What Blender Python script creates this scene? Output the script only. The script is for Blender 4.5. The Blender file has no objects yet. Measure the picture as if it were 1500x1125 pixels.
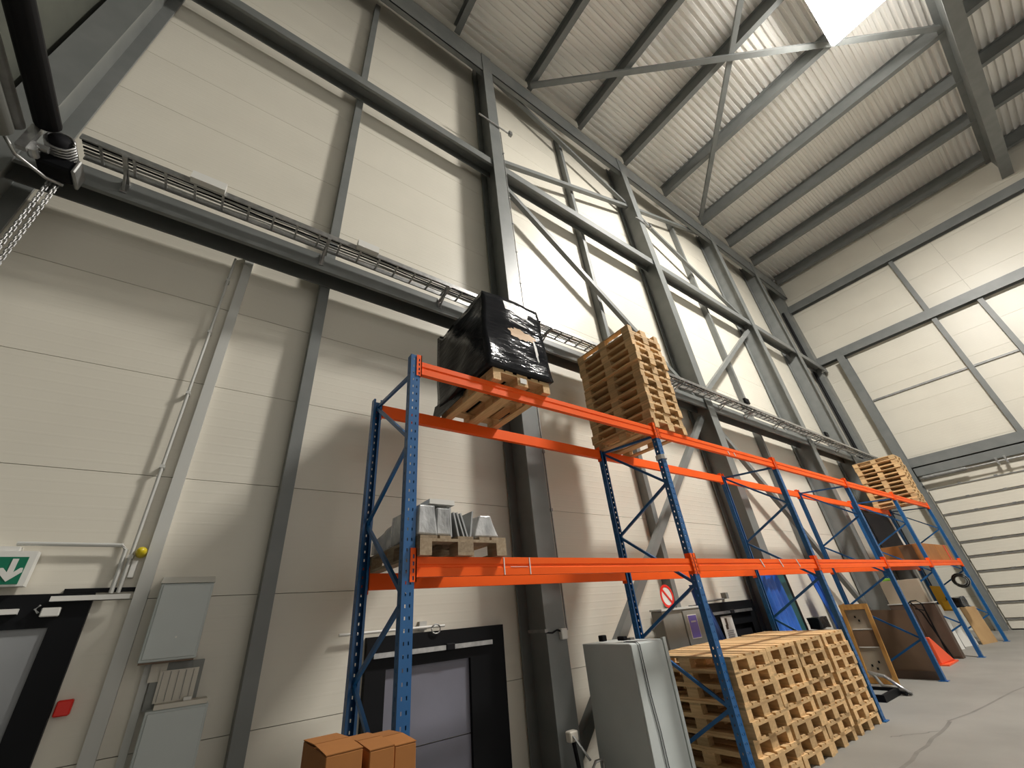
import bpy, bmesh, math, random
from mathutils import Vector, Matrix
random.seed(7)
scene = bpy.context.scene
COL = scene.collection

# ---------------------------------------------------------------- camera
cam_data = bpy.data.cameras.new('camera'); cam = bpy.data.objects.new('camera', cam_data); COL.objects.link(cam)
def cam_axes(yaw, pitch, roll):
    f = Vector((math.sin(yaw)*math.cos(pitch), math.cos(yaw)*math.cos(pitch), math.sin(pitch)))
    r = f.cross(Vector((0, 0, 1))).normalized(); u = r.cross(f)
    return math.cos(roll)*r+math.sin(roll)*u, -math.sin(roll)*r+math.cos(roll)*u, f
_r, _u, _f = cam_axes(0.649472, 0.5182224, -0.0881701)
cam.matrix_world = Matrix(((_r.x, _u.x, -_f.x, 0), (_r.y, _u.y, -_f.y, 0), (_r.z, _u.z, -_f.z, 1.73), (0, 0, 0, 1)))
cam_data.sensor_width = 36; cam_data.lens = 591.56/1500*36
cam_data.shift_x = (750-735.4)/1500; cam_data.shift_y = (565.1-562.5)/1500
cam_data.clip_start = .05; cam_data.clip_end = 200
scene.camera = cam
# ---------------------------------------------------------------- world, exposure
world = bpy.data.worlds.new('world'); scene.world = world; world.use_nodes = True
bg = world.node_tree.nodes['Background']; bg.inputs[0].default_value = (1.0, .96, .9, 1); bg.inputs[1].default_value = .62
LAMP_STRENGTH = 245
scene.view_settings.view_transform = 'Standard'; scene.view_settings.look = 'None'
scene.view_settings.exposure = 0.56; scene.view_settings.gamma = 1; scene.view_settings.use_curve_mapping = False

# ---------------------------------------------------------------- materials
M = {}
def mat(name, col, rough=.5, metal=0., col2=None, nscale=6., detail=3., bump=0., bscale=40., stretch=(1, 1, 1), rnd=0., coat=0., alpha=1., emis=0., lo=.35, hi=.65):
    m = bpy.data.materials.new(name); m.use_nodes = True; nt = m.node_tree; N = nt.nodes; L = nt.links
    b = N['Principled BSDF']; b.inputs['Roughness'].default_value = rough; b.inputs['Metallic'].default_value = metal
    b.inputs['Base Color'].default_value = (*col, 1)
    if coat: b.inputs['Coat Weight'].default_value = coat
    if alpha < 1: b.inputs['Alpha'].default_value = alpha
    if emis: b.inputs['Emission Color'].default_value = (*col, 1); b.inputs['Emission Strength'].default_value = emis
    tc = N.new('ShaderNodeTexCoord'); mp = N.new('ShaderNodeMapping'); mp.inputs['Scale'].default_value = stretch
    L.new(tc.outputs['Object'], mp.inputs['Vector']); out = None
    if col2:
        no = N.new('ShaderNodeTexNoise'); no.inputs['Scale'].default_value = nscale; no.inputs['Detail'].default_value = detail
        L.new(mp.outputs[0], no.inputs['Vector'])
        cr = N.new('ShaderNodeValToRGB'); cr.color_ramp.elements[0].position = lo; cr.color_ramp.elements[1].position = hi
        cr.color_ramp.elements[0].color = (*col, 1); cr.color_ramp.elements[1].color = (*col2, 1)
        L.new(no.outputs[0], cr.inputs[0]); out = cr.outputs[0]
    if rnd:
        oi = N.new('ShaderNodeObjectInfo'); hs = N.new('ShaderNodeHueSaturation')
        mr = N.new('ShaderNodeMapRange'); mr.inputs['To Min'].default_value = 1-rnd; mr.inputs['To Max'].default_value = 1+rnd*.6
        L.new(oi.outputs['Random'], mr.inputs[0]); L.new(mr.outputs[0], hs.inputs['Value'])
        if out: L.new(out, hs.inputs['Color'])
        else: hs.inputs['Color'].default_value = (*col, 1)
        out = hs.outputs[0]
    if out: L.new(out, b.inputs['Base Color'])
    if bump:
        n2 = N.new('ShaderNodeTexNoise'); n2.inputs['Scale'].default_value = bscale; n2.inputs['Detail'].default_value = 4
        L.new(mp.outputs[0], n2.inputs['Vector'])
        bp = N.new('ShaderNodeBump'); bp.inputs['Strength'].default_value = bump; bp.inputs['Distance'].default_value = .02
        L.new(n2.outputs[0], bp.inputs['Height']); L.new(bp.outputs[0], b.inputs['Normal'])
    if name.startswith('black') or name in ('film_black', 'orange'): b.inputs['Specular IOR Level'].default_value = .2
    M[name] = m; return m
def panel_mat(name, col, col2, rough, period):
    # coated sandwich panel: faint dirt and fine horizontal micro ribs
    m = mat(name, col, rough, 0, col2, .6, 5, lo=.3, hi=.8); nt = m.node_tree; N = nt.nodes; L = nt.links
    geo = N.new('ShaderNodeNewGeometry'); sp = N.new('ShaderNodeSeparateXYZ'); L.new(geo.outputs['Position'], sp.inputs[0])
    mu = N.new('ShaderNodeMath'); mu.operation = 'MULTIPLY'; mu.inputs[1].default_value = 2*math.pi/period; L.new(sp.outputs[2], mu.inputs[0])
    si = N.new('ShaderNodeMath'); si.operation = 'SINE'; L.new(mu.outputs[0], si.inputs[0])
    pw = N.new('ShaderNodeMath'); pw.operation = 'GREATER_THAN'; pw.inputs[1].default_value = .8; L.new(si.outputs[0], pw.inputs[0])
    bp = N.new('ShaderNodeBump'); bp.inputs['Strength'].default_value = .4; bp.inputs['Distance'].default_value = .003
    L.new(pw.outputs[0], bp.inputs['Height']); L.new(bp.outputs[0], N['Principled BSDF'].inputs['Normal'])
    return m
panel_mat('wall', (.76, .72, .62), (.68, .64, .55), .38, .1)
mat('joint', (.20, .175, .14), .8)
mat('wall_dark', (.10, .105, .085), .6, 0, (.075, .08, .065), 2)
mat('steel', (.165, .175, .17), .42, 0, (.195, .203, .197), 2.5)
mat('deck', (.82, .80, .76), .38, .2)
mat('galv', (.50, .50, .49), .35, .85, (.36, .36, .36), 14)
mat('galv_dull', (.30, .30, .29), .5, .5, (.22, .22, .21), 9)
mat('orange', (1.0, .13, .012), .5, 0, (.95, .115, .010), 2)
mat('blue', (.010, .115, .32), .36, 0, (.008, .09, .26), 3)
mat('wood', (.74, .50, .25), .75, 0, (.60, .38, .18), 5, 5, stretch=(9, .8, 9), rnd=.28, bump=.15, bscale=30)
mat('wood_cross', (.74, .50, .25), .75, 0, (.60, .38, .18), 5, 5, stretch=(.8, 9, 9), rnd=.28, bump=.15, bscale=30)
mat('wood_grey', (.40, .31, .21), .8, 0, (.30, .22, .14), 5, 5, stretch=(9, .8, 9), rnd=.2, bump=.15, bscale=30)
mat('wood_gold', (.50, .27, .07), .5, 0, (.38, .18, .045), 4, 4, stretch=(6, 6, 1))
mat('card', (.42, .17, .042), .8, 0, (.36, .14, .035), 3, rnd=.12)
mat('card_light', (.50, .32, .15), .8, 0, (.44, .27, .12), 3)
mat('brown', (.17, .105, .06), .55, 0, (.13, .078, .045), 1.5)
mat('brown_dark', (.10, .062, .042), .6, 0, (.07, .045, .03), 2)
mat('beige', (.38, .32, .24), .6, 0, (.33, .28, .21), 2)
mat('film_black', (.010, .011, .014), .13, 0, (.016, .017, .020), 3, bump=.4, bscale=4.5, stretch=(1, 1, 3.5))
mat('film_tan', (.72, .48, .28), .6)
mat('film_white', (.75, .74, .72), .45, 0, (.5, .5, .5), 14, bump=.5, bscale=12)
mat('plastic_clear', (.80, .81, .82), .14, 0, (.42, .43, .44), 5, bump=1.0, bscale=9, stretch=(1.6, 1, .9), alpha=.72, coat=.4)
mat('plate', (.42, .43, .43), .4, .3, (.36, .37, .37), 5)
mat('concrete', (.195, .187, .168), .6, 0, (.26, .25, .226), .9, 8, bump=.05, bscale=60, lo=.3, hi=.7)
mat('concrete_dark', (.145, .138, .125), .65, 0, (.18, .172, .155), 4)
mat('black', (.004, .0045, .006), .6)
mat('black_matte', (.008, .008, .010), .75)
mat('lilac', (.20, .20, .25), .5, 0, (.17, .17, .21), 1.5)
mat('door_grey', (.30, .31, .32), .5, 0, (.26, .27, .28), 2)
mat('cab', (.56, .60, .59), .42, 0, (.52, .56, .55), 2)
mat('cab_dark', (.23, .235, .22), .5, 0, (.20, .205, .19), 3)
mat('white', (.75, .74, .70), .45)
mat('white_dim', (.55, .55, .52), .5)
mat('green', (.0, .16, .085), .4)
mat('yellow', (.70, .55, .015), .35)
mat('amber', (.72, .40, .02), .5)
mat('red', (.75, .02, .01), .4)
mat('red_orange', (.80, .10, .03), .5)
mat('purple', (.13, .10, .42), .5)
mat('tarp', (.012, .10, .50), .4, 0, (.02, .15, .6), 3, bump=.6, bscale=5)
mat('tarp_dark', (.008, .05, .20), .45, 0, (.01, .06, .25), 3, bump=.6, bscale=5)
mat('teal', (.01, .09, .10), .5)
mat('lime', (.25, .55, .06), .5)
mat('paper', (.70, .68, .64), .7)
mat('grey_text', (.35, .33, .32), .7)
mat('lamp_glow', (1.0, .965, .90), .5, emis=LAMP_STRENGTH)
mat('pad', (.62, .58, .50), .6)

# ---------------------------------------------------------------- mesh helpers
class MB:
    def __init__(s): s.v = []; s.f = []
    def add(s, vs, fs):
        o = len(s.v); s.v += [tuple(v) for v in vs]; s.f += [tuple(i+o for i in f) for f in fs]; return s
    def box(s, x0, x1, y0, y1, z0, z1):
        return s.add([(x0, y0, z0), (x1, y0, z0), (x1, y1, z0), (x0, y1, z0), (x0, y0, z1), (x1, y0, z1), (x1, y1, z1), (x0, y1, z1)],
                     [(3, 2, 1, 0), (4, 5, 6, 7), (0, 1, 5, 4), (1, 2, 6, 5), (2, 3, 7, 6), (3, 0, 4, 7)])
    def prism(s, poly, a, b):
        """poly: list of 3D points (planar); extruded by vector a->b offset"""
        n = len(poly); d = Vector(b)-Vector(a)
        vs = [Vector(p) for p in poly]+[Vector(p)+d for p in poly]
        fs = [tuple(range(n-1, -1, -1)), tuple(range(n, 2*n))]+[(i, (i+1) % n, n+(i+1) % n, n+i) for i in range(n)]
        return s.add(vs, fs)
    def bar(s, p, q, w, h, up=(0, 0, 1)):
        """rectangular bar between two points"""
        p = Vector(p); q = Vector(q); d = (q-p).normalized(); up = Vector(up)
        if abs(d.dot(up)) > .99: up = Vector((0, 1, 0))
        a = d.cross(up).normalized()*w/2; c = a.cross(d).normalized()*h/2
        vs = [p-a-c, p+a-c, p+a+c, p-a+c, q-a-c, q+a-c, q+a+c, q-a+c]
        return s.add(vs, [(0, 1, 2, 3), (7, 6, 5, 4), (0, 4, 5, 1), (1, 5, 6, 2), (2, 6, 7, 3), (3, 7, 4, 0)])
    def tube(s, pts, r, n=10, caps=True):
        pts = [Vector(p) for p in pts]; rings = []
        for i, p in enumerate(pts):
            d = (pts[min(i+1, len(pts)-1)]-pts[max(i-1, 0)]).normalized()
            up = Vector((0, 0, 1)) if abs(d.z) < .9 else Vector((0, 1, 0))
            a = d.cross(up).normalized(); b = a.cross(d)
            rr = r[i] if isinstance(r, (list, tuple)) else r
            rings.append([p+a*rr*math.cos(2*math.pi*k/n)+b*rr*math.sin(2*math.pi*k/n) for k in range(n)])
        vs = [v for ring in rings for v in ring]; fs = []
        for i in range(len(pts)-1):
            for k in range(n): fs.append((i*n+k, i*n+(k+1) % n, (i+1)*n+(k+1) % n, (i+1)*n+k))
        if caps: fs += [tuple(range(n-1, -1, -1)), tuple(range((len(pts)-1)*n, len(pts)*n))]
        return s.add(vs, fs)
    def slab(s, quad, t):
        """thin board from 4+ corner points, thickness t behind the face"""
        q = [Vector(p) for p in quad]; n = (q[1]-q[0]).cross(q[2]-q[0]).normalized()
        return s.prism(q, (0, 0, 0), n*t)
    def mesh(s, name, origin=(0, 0, 0)):
        me = bpy.data.meshes.new(name); o = Vector(origin)
        me.from_pydata([tuple(Vector(v)-o) for v in s.v], [], s.f); me.update()
        bm = bmesh.new(); bm.from_mesh(me); bmesh.ops.recalc_face_normals(bm, faces=bm.faces); bm.to_mesh(me); bm.free()
        return me
    def build(s, name, m, parent=None, origin=None, smooth=False, bevel=0):
        if parent is not None: org = Vector(world_loc(parent))
        elif origin is not None: org = Vector(origin)
        else:
            xs = [v[0] for v in s.v]; ys = [v[1] for v in s.v]; zs = [v[2] for v in s.v]
            org = Vector(((min(xs)+max(xs))/2, (min(ys)+max(ys))/2, min(zs)))
        me = s.mesh(name, org); o = bpy.data.objects.new(name, me); me.materials.append(M[m]); COL.objects.link(o)
        if parent is not None: o.parent = parent
        else: o.location = org
        if smooth:
            for p in me.polygons: p.use_smooth = True
        if bevel:
            bv = o.modifiers.new('bevel', 'BEVEL'); bv.width = bevel; bv.segments = 1; bv.limit_method = 'ANGLE'
        return o
def world_loc(o):
    p = Vector(o.location)
    while o.parent: o = o.parent; p = p+Vector(o.location)
    return p
def tag(o, label, cat, group=None):
    o['label'] = label; o['category'] = cat
    if group: o['group'] = group
    return o
def struct(o): o['kind'] = 'structure'; return o
def thing(name, loc, label, cat, group=None):
    o = bpy.data.objects.new(name, None); o.empty_display_size = .1; o.location = loc; COL.objects.link(o)
    return tag(o, label, cat, group)
def place(me, name, m, parent, loc):
    o = bpy.data.objects.new(name, me)
    if not me.materials: me.materials.append(M[m])
    COL.objects.link(o); o.parent = parent; o.location = loc; return o
ORD = ['first', 'second', 'third', 'fourth', 'fifth', 'sixth', 'seventh', 'eighth', 'ninth', 'tenth', 'eleventh', 'twelfth', 'thirteenth', 'fourteenth']

# ---------------------------------------------------------------- building shell
YW = 4.9          # inner face of the long wall
YF = 4.33         # front flange of its columns
XE = 23.75         # inner face of the end wall
XL = -2.67        # inner face of the left wall
ZR = 17.3         # roof deck
YB = -22.0
fl = struct(MB().box(XL-.3, XE+.3, YB, YW+.3, -0.2, 0).build('floor', 'concrete'))
cr = MB()
for i, (a, b, c) in enumerate([((5.0, 2.38), (9.1, 2.43), .022), ((9.1, 2.43), (17.0, 1.35), .016), ((7.9, 2.8), (8.5, 2.43), .01)]):
    d = Vector((b[0]-a[0], b[1]-a[1], 0)); n = Vector((-d.y, d.x, 0)).normalized()*c
    pts = [Vector((a[0], a[1], 0.001))+d*(k/12)+Vector((0, random.uniform(-.03, .03), 0)) for k in range(13)]
    for k in range(12): cr.add([pts[k]-n, pts[k+1]-n, pts[k+1]+n, pts[k]+n], [(0, 1, 2, 3)])
cr.build('floor_crack', 'concrete_dark', fl)

wall_b = struct(MB().box(XL-.2, XE+.2, YW+.02, YW+.15, 0, ZR).build('wall_back', 'joint'))
wall_r = struct(MB().box(XE+.02, XE+.15, YB, YW+.15, 0, ZR).build('wall_right', 'joint'))
wall_l = struct(MB().box(XL-.15, XL, YB, YW+.02, 0, ZR).build('wall_left', 'wall_dark'))
rows = [(0, 1.056)]+[(1.056+1.041*k, 1.056+1.041*(k+1)) for k in range(16)]
rows = [(a, min(b, ZR-.02)) for a, b in rows if a < ZR-.1]
_pm = {}
def panel_mesh(w, h, axis):
    k = (round(w, 3), round(h, 3), axis)
    if k not in _pm:
        g = .0028; mb = MB()
        if axis == 'x': mb.box(g, w-g, 0.0, 0.018, g, h-g)
        else: mb.box(0.0, 0.018, g, w-g, g, h-g)
        _pm[k] = mb.mesh('panel'); _pm[k].materials.append(M['wall'])
    return _pm[k]
xs = [XL, .63, 3.78, 6.91, 9.89, 13.3, 16.1, 20.12, XE]
for a, b in zip(xs, xs[1:]):
    for z0, z1 in rows:
        place(panel_mesh(b-a, z1-z0, 'x'), 'panel', 'wall', wall_b, Vector((a, YW, z0))-world_loc(wall_b))
ys = [-21.9, -17.7, -13.6, -9.7, -5.5, -1.235, .183, YW]
for a, b in zip(ys, ys[1:]):
    for z0, z1 in rows:
        place(panel_mesh(b-a, z1-z0, 'y'), 'panel', 'wall', wall_r, Vector((XE, a, z0))-world_loc(wall_r))

# corrugated roof deck: ribs run along the wall
dk = MB(); per = .2; prof = [(0, 0), (.085, 0), (.10, .06), (.185, .06)]
pts = []; y = YB
while y < YW+.1:
    for dy, dz in prof: pts.append((y+dy, ZR+dz))
    y += per
for i in range(len(pts)-1):
    (ya, za), (yb, zb) = pts[i], pts[i+1]
    dk.add([(XL-.2, ya, za), (XE+.2, ya, za), (XE+.2, yb, zb), (XL-.2, yb, zb)], [(0, 1, 2, 3)])
ceil = struct(dk.build('ceiling', 'deck'))

def ibeam(mb, p, q, w, h, tf=.016, tw=.012, up=(0, 0, 1)):
    """I section between two points: flanges w wide, overall height h along `up`"""
    p = Vector(p); q = Vector(q); d = (q-p).normalized(); up = Vector(up); a = d.cross(up).normalized(); u = a.cross(d).normalized()
    mb.bar(p+u*(h/2-tf/2), q+u*(h/2-tf/2), w, tf, up); mb.bar(p-u*(h/2-tf/2), q-u*(h/2-tf/2), w, tf, up)
    mb.bar(p, q, tw, h-2*tf, up)
    return mb
# purlins under the deck (run away from the wall)
PX = [.3, 2.8, 5.51, 7.83, 10.33, 12.9, 15.75, 18.2, 20.65, 23.45]
PLAB = ['over the roller door shaft', 'over the first column', 'where the flat brace starts', 'before the second column', 'after the second column', 'beside the bright lamp', 'over the third column', 'beyond the third column', 'over the fourth column', 'against the end wall']
for i, x in enumerate(PX):
    o = ibeam(MB(), (x, 4.375, 17.02), (x, YB, 17.02), .18, .55).build('roof_purlin', 'steel')
    tag(o, 'grey steel roof purlin '+PLAB[i], 'beam', 'roof purlins under the corrugated deck')
# main girder on the camera side
o = ibeam(MB(), (XL, -4.156, 16.273), (XE-.05, -4.156, 16.273), .34, 1.05, .03, .02).build('roof_girder', 'steel')
tag(o, 'deep dark steel roof girder running parallel to the long wall', 'beam')

# columns of the long wall
CX = [-2.45, 3.78, 9.87, 16.08, 20.12]
CLAB = ['in the corner beside the roller shaft', 'behind the black wrapped pallet', 'behind the tall pallet stack', 'behind the third bay of the rack', 'nearest the end wall on the panel wall']
for i, x in enumerate(CX):
    mb = MB(); w = .158
    mb.box(x-w, x+w, YF, YF+.025, 0, 16.622); mb.box(x-.012, x+.012, YF+.025, YW-.06, 0, 16.622); mb.box(x-w, x+w, YW-.06, YW-.035, 0, 16.622)
    t = thing('steel_column', (x, YF+.3, 0), 'tall grey steel H column '+CLAB[i], 'column', 'columns of the long wall')
    mb.build('shaft', 'steel', t)
    MB().box(x-.22, x+.22, YF-.03, YW-.03, 0, 0.03).build('base_plate', 'steel', t)
# horizontal wall rails (H sections with upright flanges) and eave beam pieces
def hrail(mb, x0, x1, z0, z1, y0=4.375, y1=4.708):
    mb.box(x0, x1, y0, y0+.016, z0, z1); mb.box(x0, x1, y1-.016, y1, z0+.02, z1); mb.box(x0, x1, y0+.016, y1-.016, z1-.012, z1)
    mb.box(x0, x1, y0+.016, y0+.05, z0, z0+.012)
    return mb
BAY = ['between the corner column and the first column', 'between the first and second columns', 'between the second and third columns', 'between the third and fourth columns', 'between the fourth column and the end wall']
cxe = CX+[XE-.1]
for i in range(5):
    a = cxe[i]+.015; b = cxe[i+1]-.015
    for z0, z1, nm, lv in [(5.90, 6.165, 'wall_rail', 'lower'), (10.96, 11.19, 'wall_rail', 'upper')]:
        o = hrail(MB(), a, b, z0, z1).build(nm, 'steel')
        tag(o, 'grey steel %s wall rail %s' % (lv, BAY[i]), 'beam', 'horizontal rails of the long wall')
    ez = 15.53 if i == 0 else 15.77
    mb = MB(); mb.box(a, b, YF+.02, YF+.04, ez, 16.596); mb.box(a, b, YF+.02, YF+.16, ez, ez+.02); mb.box(a, b, YF+.02, YF+.16, 16.579, 16.596)
    tag(mb.build('eave_beam', 'steel'), 'deep grey eave beam under the roof '+BAY[i], 'beam', 'eave beams of the long wall')
# wall studs at mid bay
SX = [.63, 6.93, 13.3]
for i, x in enumerate(SX):
    mb = MB(); mb.box(x-.062, x+.062, 4.716, 4.729, 0, 15.879); mb.box(x-.062, x+.062, 4.878, 4.891, 0, 15.879); mb.box(x-.062, x-.048, 4.729, 4.878, 0, 15.879)
    tag(mb.build('wall_stud', 'steel'), 'slim grey steel stud on the panel wall '+BAY[i], 'stud', 'vertical studs of the long wall')
# wind braces
BR = [((3.938, 10.821), (9.73, 6.324), 'falling from upper rail at the first column'),
      ((3.938, 11.679), (9.73, 14.041), 'rising above the upper rail from the first column'),
      ((3.938, 16.316), (9.73, 14.172), 'falling from the top of the first column'),
      ((10.027, 14.172), (15.925, 16.404), 'rising to the top of the third column'),
      ((10.027, 14.041), (15.925, 11.504), 'falling from the second column to the third column'),
      ((15.925, 10.804), (10.027, 6.324), 'falling from the third column to the second column'),
      ((9.73, 5.729), (4.025, .25), 'falling behind the rack toward the grey cabinet'),
      ((10.027, 5.816), (15.925, .35), 'falling behind the rack toward the leaning sheets')]
for (xa, za), (xb, zb), lab in BR:
    mb = MB(); y = 4.54
    mb.bar((xa, y, za), (xb, y, zb), .02, .13, (0, 0, 1))
    d = Vector((xb-xa, 0, zb-za)).normalized(); n = Vector((-d.z, 0, d.x))*.06
    mb.bar(Vector((xa, y+.05, za))+n, Vector((xb, y+.05, zb))+n, .10, .014); mb.bar(Vector((xa, y+.05, za))-n, Vector((xb, y+.05, zb))-n, .10, .014)
    tag(mb.build('wind_brace', 'steel'), 'diagonal grey steel wind brace '+lab, 'brace', 'wall wind braces')
# roof cross brace
o = MB().bar((5.425, 4.2, 16.596), (15.225, -3.981, 16.596), .16, .10).build('roof_brace', 'steel'); tag(o, 'flat steel roof brace passing right under the bright lamp', 'brace', 'roof cross braces')
o = MB().bar((15.312, 4.2, 16.692), (5.425, -4.025, 16.692), .16, .10).build('roof_brace', 'steel'); tag(o, 'flat steel roof brace reaching the top of the third column', 'brace', 'roof cross braces')

# ---------------------------------------------------------------- lamp
lx0, lx1, ly0, ly1, lz = 10.35, 12.34, -3.35, -1.84, 15.95
t = thing('high_bay_lamp', ((lx0+lx1)/2, (ly0+ly1)/2, lz), 'large bright white lamp hanging under the roof purlins', 'lamp')
mb = MB(); mb.box(lx0-.03, lx1+.03, ly0-.03, ly1+.03, lz+.075, lz+.2); mb.build('housing', 'galv_dull', t)
MB().box(lx0, lx1, ly0, ly1, lz, lz+.075).build('diffuser', 'lamp_glow', t)
mb = MB()
for x in (lx0+.1, lx1-.1):
    for yy in (ly0+.1, ly1-.1): mb.tube([(x, yy, lz+.2), (x, yy, ZR)], .012, 6)
mb.build('suspension_rod', 'galv_dull', t)

# ---------------------------------------------------------------- end wall framing
for z0, z1, lab in [(14.783, 15.194, 'top'), (11.398, 11.81, 'middle'), (5.773, 6.139, 'lower')]:
    mb = MB(); mb.box(XE-.3, XE-.28, YB, 4.665, z0, z1); mb.box(XE-.02, XE-.001, YB, 4.665, z0, z1); mb.box(XE-.28, XE-.02, YB, 4.665, (z0+z1)/2-.01, (z0+z1)/2+.01)
    tag(mb.build('end_wall_rail', 'steel'), 'grey steel %s rail across the end wall' % lab, 'beam', 'rails of the end wall')
for y, z0, z1, lab in [(.183, 11.81, 14.783, 'between its top and middle rails'), (.183, 6.139, 11.398, 'below the middle rail'), (-1.235, 6.139, 11.398, 'second from the corner below the middle rail')]:
    o = MB().box(XE-.2, XE-.001, y-.08, y+.08, z0, z1).build('end_wall_stud', 'steel'); tag(o, 'grey stud on the end wall '+lab, 'stud', 'studs of the end wall')
mb = MB(); mb.box(XE-.45, XE-.42, 3.458, 3.75, 0, 11.398); mb.box(XE-.42, XE-.03, 3.595, 3.613, 0, 11.398); mb.box(XE-.03, XE-.001, 3.458, 3.75, 0, 11.398)
tag(mb.build('end_wall_column', 'steel'), 'grey steel column on the end wall beside the sectional door', 'column')
mb = MB(); mb.box(XE-.6, XE-.002, 4.528, YW-.002, 0, 17.252)
tag(mb.build('corner_column', 'steel'), 'broad grey corner column where panel wall meets end wall', 'column')
mb = MB(); mb.tube([(23.05, 4.756, 0.05), (23.05, 4.756, 14.783)], .06, 8); tag(mb.build('downpipe', 'black'), 'thin black pipe running up the far corner', 'pipe')
o = MB().box(XE-.06, XE-.001, -12.806, 3.43, 8.929, 9.002).build('end_wall_cable_duct', 'galv_dull'); tag(o, 'thin horizontal duct on the end wall below middle rail', 'duct')
# sectional door in the end wall
dr = bpy.data.objects.new('door_4', None); COL.objects.link(dr); dr.location = (XE-.1, -1, 0); struct(dr)
dy0, dy1 = -6.0, 3.4
zs = [0.02]+[.35+.503*k for k in range(10)]
k = 0
for a, b in zip(zs, zs[1:]):
    mb = MB(); mb.box(XE-.1, XE-.05, dy0, dy1, a+.012, b-.012); s = mb.build('section', 'wall', dr, bevel=.01)
    MB().box(XE-.135, XE-.1, dy0, dy1, b-.045, b-.012).build('rail', 'galv_dull', dr)
    mb = MB()
    for yy in range(-6, 3): mb.box(XE-.14, XE-.1, yy+.4, yy+.5, b-.012, b+.03)
    mb.build('hinge', 'galv_dull', dr)
MB().box(XE-.1, XE-.04, dy0, dy1, 0.0, 0.02).build('bottom_seal', 'black', dr)
MB().box(XE-.25, XE-.02, dy0-.2, dy1+.05, 5.407, 5.727).build('head_rail', 'steel', dr)
MB().tube([(XE-.35, dy0, 5.288), (XE-.35, dy1, 5.288)], .03, 8).build('torsion_shaft', 'galv', dr)
mb = MB(); mb.tube([(XE-.35, 2.012, 5.288), (XE-.35, 3.293, 5.288)], .075, 10); mb.tube([(XE-.35, -2.195, 5.288), (XE-.35, -0.823, 5.288)], .075, 10); mb.build('torsion_spring', 'galv_dull', dr)
mb = MB(); mb.box(XE-.42, XE-.2, 0.915, 0.97, 5.178, 5.435); mb.box(XE-.42, XE-.2, 1.143, 1.198, 5.178, 5.435); mb.build('bearing_bracket', 'galv', dr)

# ---------------------------------------------------------------- roller door shaft at the left corner
t = thing('roller_door_drive', (-2.1, 4.025, 5.641), 'dark door drive with thick tubes and a spring in the corner', 'door drive')
MB().tube([(-2.056, -1.75, 6.044), (-2.056, 3.938, 6.044)], .095, 14).build('upper_tube', 'black_matte', t, smooth=True)
MB().tube([(-2.214, -1.75, 5.886), (-2.214, 3.938, 5.886)], .068, 12).build('middle_tube', 'galv_dull', t, smooth=True)
MB().tube([(-2.231, -1.75, 5.685), (-2.231, 3.85, 5.685)], .1, 14).build('lower_tube', 'cab_dark', t, smooth=True)
MB().tube([(-1.96, 3.98, 5.965), (-1.96, 4.24, 5.965)], .075, 14).build('drum', 'black_matte', t, smooth=True)
MB().tube([(-1.96+.1*math.cos(a*.45), 3.99+a*.45/(2*math.pi)*.03, 5.965+.1*math.sin(a*.45)) for a in range(112)], .012, 6).build('spring', 'galv', t, smooth=True)
m_ = MB().box(-2.083, -1.829, 4.121, 4.314, 5.755, 5.904).build('motor', 'black', t, bevel=.02)
MB().box(-1.829, -1.798, 4.104, 4.331, 5.738, 5.921).build('motor_cap', 'galv_dull', m_, bevel=.01)
mb = MB(); mb.box(-2.152, -2.083, 3.964, 4.016, 5.685, 6.009); mb.tube([(-2.117, 4.025, 5.816), (-1.986, 4.025, 5.816)], .032, 8); mb.tube([(-2.074, 3.999, 5.755), (-2.074, 4.095, 5.755)], .04, 10)
mb.build('linkage', 'galv', t)
MB().tube([(-2.214, 3.902, 5.702), (-2.152, 4.06, 5.659), (-1.986, 4.218, 5.659), (-1.881, 4.27, 5.685)], .016, 8).build('cable', 'galv', t, smooth=True)
t = thing('pull_chain', (-1.951, 4.288, 2.491), 'bright link pull chain hanging below the door drive', 'chain')
for dx in (-.028, .028):
    mb = MB()
    for k in range(80):
        z = 5.70-.041*k; x = -1.951+dx; yy = 4.288
        if k % 2: mb.tube([(x, yy-.013, z), (x, yy-.013, z-.05)], .0065, 5); mb.tube([(x, yy+.013, z), (x, yy+.013, z-.05)], .0065, 5)
        else: mb.tube([(x-.013, yy, z), (x-.013, yy, z-.05)], .0065, 5); mb.tube([(x+.013, yy, z), (x+.013, yy, z-.05)], .0065, 5)
    mb.build('strand', 'galv', t)

# ---------------------------------------------------------------- cable tray along the rail
TR0, TR1, TY0, TY1, TZ = -1.88, 22.0, 4.025, 4.27, 6.13
t = thing('cable_tray', (TR0, (TY0+TY1)/2, TZ), 'galvanised ladder cable tray running along the lower wall rail', 'cable tray')
for yy in (TY0, TY1): MB().box(TR0, TR1, yy-.008, yy+.008, TZ, TZ+.07).build('side_rail', 'galv', t)
rung = MB().box(-0.011, 0.011, TY0+.008, TY1-.008, 0, 0.02).mesh('rung', (0, (TY0+TY1)/2, 0)); rung.materials.append(M['galv'])
x = TR0+.15
while x < TR1: place(rung, 'rung', 'galv', t, (x-TR0, 0.0, 0.004)); x += .262
for yy, r, m in [(4.08, .012, 'black_matte'), (4.115, .016, 'white_dim'), (4.15, .011, 'black_matte'), (4.19, .014, 'cab_dark'), (4.225, .011, 'white_dim')]:
    p = [(TR0+(TR1-TR0)*k/60, yy+random.uniform(-.012, .012), TZ+.035+r) for k in range(61)]
    MB().tube(p, r, 6).build('cable', m, t, smooth=True)
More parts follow.
